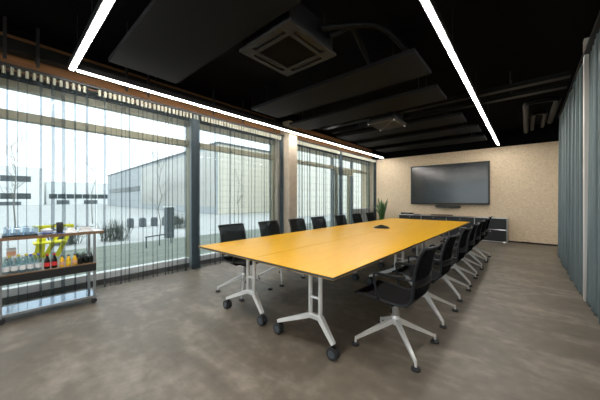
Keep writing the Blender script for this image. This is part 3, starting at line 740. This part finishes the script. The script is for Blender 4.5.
# ------------------------------------------------------------------ outside
gz = -.06
struct(MB().box(-9.2, -5.1, -14, 32, gz-.1, gz).build('terrace', 'terrace'))
struct(MB().box(-160, -9.2, -80, 120, gz-.25, gz-.03).build('ground_outside', 'path'))
yr = thing('slatted_seat', 'bright yellow slatted seat on the terrace behind the trolley', 'outdoor seat', (-8.2, .78, gz))
for i, (ya, yb) in enumerate(((.52, .60), (.66, .95), (.86, 1.14), (.60, .66))):
    MB().bar((-8.3, ya, gz+.02), (-8.3, yb, gz+.72), .09, .03, .07, .03, (1, 0, 0)).build('slat', 'yellow_paint', yr, False, True)
MB().box(-8.34, -8.26, .46, 1.16, gz+.70, gz+.76, .01).build('top_rail', 'yellow_paint', yr, False, True)
MB().box(-8.34, -8.0, .46, 1.0, gz+.36, gz+.40, .01).build('seat_board', 'yellow_paint', yr, False, True)
for y in (.48, .98): MB().bar((-8.02, y, gz), (-8.02, y, gz+.37), .04, .04).build('leg', 'anthracite', yr, False, True)
bo = thing('terrace_pillar', 'dark rectangular pillar at the terrace edge beyond the window', 'pillar', (-9.64, 3.95, gz))
MB().box(-9.76, -9.52, 3.82, 4.08, gz-.03, 1.0, .01).build('shaft', 'anthracite', bo, False, True)
MB().box(-9.79, -9.49, 3.79, 4.11, 1.0, 1.05, .008).build('cap', 'white_render', bo, False, True)
lr = thing('low_rail', 'low thin metal rail standing on the terrace boards', 'rail', (-8.1, 3.05, gz))
MB().tube([(-7.94, 2.62, gz+.30), (-8.28, 3.46, gz+.30)], .018, 8).build('bar', 'anthracite', lr, True, True)
for p in ((-7.94, 2.64), (-8.11, 3.05), (-8.27, 3.44)): MB().tube([(p[0], p[1], gz), (p[0], p[1], gz+.30)], .016, 8).build('leg', 'anthracite', lr, True, True)

def bare_tree(label, x, y, h, seed, r=.05):
    rr = random.Random(seed)
    root = thing('bare_tree', label, 'tree', (x, y, gz-.04), 0, 'leafless young trees beyond the windows')
    pts = [(0, 0, 0)]
    for k in range(1, 7): pts.append((rr.uniform(-.05, .05)*k*.6, rr.uniform(-.05, .05)*k*.6, h*k/6))
    MB().tube(pts, [r*(1-.14*k) for k in range(7)], 7).build('trunk', 'bark', root, True)
    m = MB()
    for k in range(22):
        i = rr.randint(2, 5); p = Vector(pts[i]).lerp(Vector(pts[i+1 if i < 6 else 6]), rr.random())
        a = rr.uniform(0, 2*PI); L = h*rr.uniform(.10, .26)
        d = Vector((math.cos(a)*.7, math.sin(a)*.7, rr.uniform(.5, 1.1))).normalized()
        q = p+d*L*.55; q2 = q+(d+Vector((rr.uniform(-.4, .4), rr.uniform(-.4, .4), .3))).normalized()*L*.5
        m.tube([p, q, q2], [r*.32, r*.2, r*.06], 5)
        for _ in range(2):
            q3 = q+(d+Vector((rr.uniform(-.9, .9), rr.uniform(-.9, .9), .1))).normalized()*L*.4
            m.tube([q, q3], [r*.16, r*.05], 4)
    m.build('branches', 'bark', root, False)
bare_tree('leafless tree with slim trunk between the low rail and the dark pillar', -10.6, 4.0, 3.0, 2, .019)
bare_tree('leafless thin tree seen above the trolley\'s glasses', -14.2, .36, 3.4, 7, .027)
bare_tree('leafless sapling behind the second window', -9.6, 6.9, 2.6, 9, .014)
bare_tree('leafless small tree before the low white building', -18.5, 3.4, 3.2, 15, .024)
def shrub(label, x, y, w, h, seed):
    rr = random.Random(seed); m = MB()
    for k in range(110):
        a = rr.uniform(0, 2*PI); q = rr.random()**.5
        b = Vector((math.cos(a)*q*w*.35, math.sin(a)*q*w*.35, 0)); e = b+Vector((rr.uniform(-.2, .2), rr.uniform(-.2, .2), h*rr.uniform(.5, 1)))
        mid = (b+e)/2+Vector((rr.uniform(-.06, .06), rr.uniform(-.06, .06), 0))
        m.tube([b, mid, e], [.007, .006, .003], 4)
        for _ in range(2): m.tube([mid, mid+Vector((rr.uniform(-.15, .15), rr.uniform(-.15, .15), rr.uniform(.05, .2)))], [.004, .002], 4)
    o = m.build('twiggy_shrub', 'shrub'); o.location = (x, y, gz-.04)
    return tag(o, label, 'shrub', 'dark twiggy shrubs beyond the terrace')
shrub('dark twiggy shrub on the lawn side, between trolley end and low rail', -10.4, 2.5, 1.1, .75, 3)
shrub('dark twiggy shrub behind the trolley end, beyond the terrace edge', -10.6, 1.30, 1.0, .7, 4)
shrub('dark low shrub row end behind the dark pillar', -12.5, 5.6, 1.5, .8, 5)
# row of dark posts/parked boxes far off
for i in range(5):
    o = MB().box(-.2, .2, -.11, .11, 0, .40, .03).box(-.17, .17, -.085, .085, .39, .45, .02).build('waste_container', 'anthracite')
    o.location = (-14.6+i*.06, 4.15+i*.52, gz-.03)
    tag(o, 'dark roadside container before the grey building, %s from the low white building' % ORD[i], 'container', 'dark containers before the grey building')

def office(name, label, cat, x, y0, y1, z1, depth, m, bands, n, garage=()):
    root = thing(name, label, cat, (x-depth/2, (y0+y1)/2, gz))
    MB().box(x-depth, x, y0, y1, gz-.1, z1).build('walls', m, root, False, True)
    MB().box(x-depth-.1, x+.1, y0-.1, y1+.1, z1, z1+.15).build('parapet', 'white_render', root, False, True)
    for za, zb_, ya, yb in bands:
        w = (yb-ya)/n
        for k in range(n): MB().box(x-.05, x+.04, ya+w*k+.06, ya+w*(k+1)-.06, za, zb_).build('window', 'pane_dark', root, False, True)
    for ya, yb, zb_ in garage: MB().box(x-.05, x+.06, ya, yb, gz-.05, zb_).build('gate', 'anthracite', root, False, True)
    return root
office('office_building', 'white office building with two dark window bands behind the trolley', 'building', -86, -26, 6.6, 8.4, 12, 'white_render', [(5.2, 6.5, -24, 4.6), (1.3, 2.6, -24, 4.6)], 12, [(-2.5, 3.0, -.2+.9)])
office('storage_building', 'low white building with one dark window band, next to the two-band office', 'building', -92, 7.6, 24, 5.6, 10, 'white_render', [(1.4, 2.6, 8.0, 23)], 9, [(9.5, 12.0, 1.0), (15, 18, 1.0)])
# large grey hall: corner near the camera, one face receding each way
hall = thing('grey_hall', 'large hall with a grey long side and a sunlit-tinted cream end, filling the middle windows', 'building', (-30, 18, gz))
ax, ay, bx, by, ex, ey, hz = -68.6, 15.2, -20.75, 12.72, -20.84, 24.0, 6.3
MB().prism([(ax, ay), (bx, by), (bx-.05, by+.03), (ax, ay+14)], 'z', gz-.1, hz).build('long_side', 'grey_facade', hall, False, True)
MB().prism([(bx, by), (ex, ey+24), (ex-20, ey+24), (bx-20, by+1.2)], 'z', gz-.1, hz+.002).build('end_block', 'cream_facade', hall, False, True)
d = Vector((ax-bx, ay-by, 0)).normalized(); nrm = Vector((d.y, -d.x, 0))
if nrm.y > 0: nrm = -nrm
def on_long(s0, s1, z0, z1, nm, m, off=.06):
    p = Vector((bx, by, 0))+d*s0; q = Vector((bx, by, 0))+d*s1
    MB().prism([(p+nrm*off).to_2d()[:], (q+nrm*off).to_2d()[:], (q-nrm*.05).to_2d()[:], (p-nrm*.05).to_2d()[:]], 'z', z0, z1).build(nm, m, hall, False, True)
on_long(24, 46, 2.5, 3.3, 'window', 'pane_dark')
for k in range(12): on_long(.4+k*1.9, 2.2+k*1.9, .6, 5.9, 'glazing_panel', 'glow_tinted_glass')
on_long(-.05, 47.8, hz-.06, hz+.12, 'roof_edge', 'anthracite', .12)
MB().box(bx-.3, bx+.12, by, ey+24, hz-.05, hz+.12).build('roof_edge', 'anthracite', hall, False, True)

blk = thing('cream_block', 'tall cream building close behind the third window past the concrete column', 'building', (-22, 30, gz))
MB().prism([(-13, 14.5), (-13, 52), (-19, 52), (-19, 21.3)], 'z', gz-.1, 7.5).build('walls', 'cream_facade', blk, False, True)
MB().prism([(-12.9, 14.4), (-12.9, 52.1), (-19.1, 52.1), (-19.1, 21.2)], 'z', 7.5, 7.65).build('parapet', 'white_render', blk, False, True)

# ------------------------------------------------------------------ sky and camera
w = bpy.data.worlds.new('sky'); sc.world = w; w.use_nodes = True
N, L = w.node_tree.nodes, w.node_tree.links
bg = N['Background']
tc = N.new('ShaderNodeTexCoord'); nz = N.new('ShaderNodeTexNoise'); nz.inputs['Scale'].default_value = 2.2; nz.inputs['Detail'].default_value = 5
mp = N.new('ShaderNodeMapping'); mp.inputs['Scale'].default_value = (1, 1, 3); L.new(tc.outputs['Generated'], mp.inputs[0]); L.new(mp.outputs[0], nz.inputs['Vector'])
rp_ = N.new('ShaderNodeValToRGB'); rp_.color_ramp.elements[0].position = .35; rp_.color_ramp.elements[1].position = .65
rp_.color_ramp.elements[0].color = (.80, .90, 1, 1); rp_.color_ramp.elements[1].color = (1, 1, 1, 1)
L.new(nz.outputs['Fac'], rp_.inputs[0]); L.new(rp_.outputs[0], bg.inputs[0]); bg.inputs[1].default_value = 1.12

cam = bpy.data.cameras.new('camera'); co = bpy.data.objects.new('camera', cam); C.objects.link(co)
cam.sensor_width = 36; cam.sensor_fit = 'HORIZONTAL'; cam.lens = 36*260/600; cam.shift_y = -1/600; cam.clip_start = .05; cam.clip_end = 400
co.location = (0, 0, 1.3); co.rotation_euler = (PI/2, 0, math.radians(41))
sc.camera = co
vs = sc.view_settings
vs.view_transform = 'Standard'; vs.look = 'None'; vs.gamma = 1; vs.use_curve_mapping = False; vs.exposure = 1.15
sc.cycles.transparent_max_bounces = 24
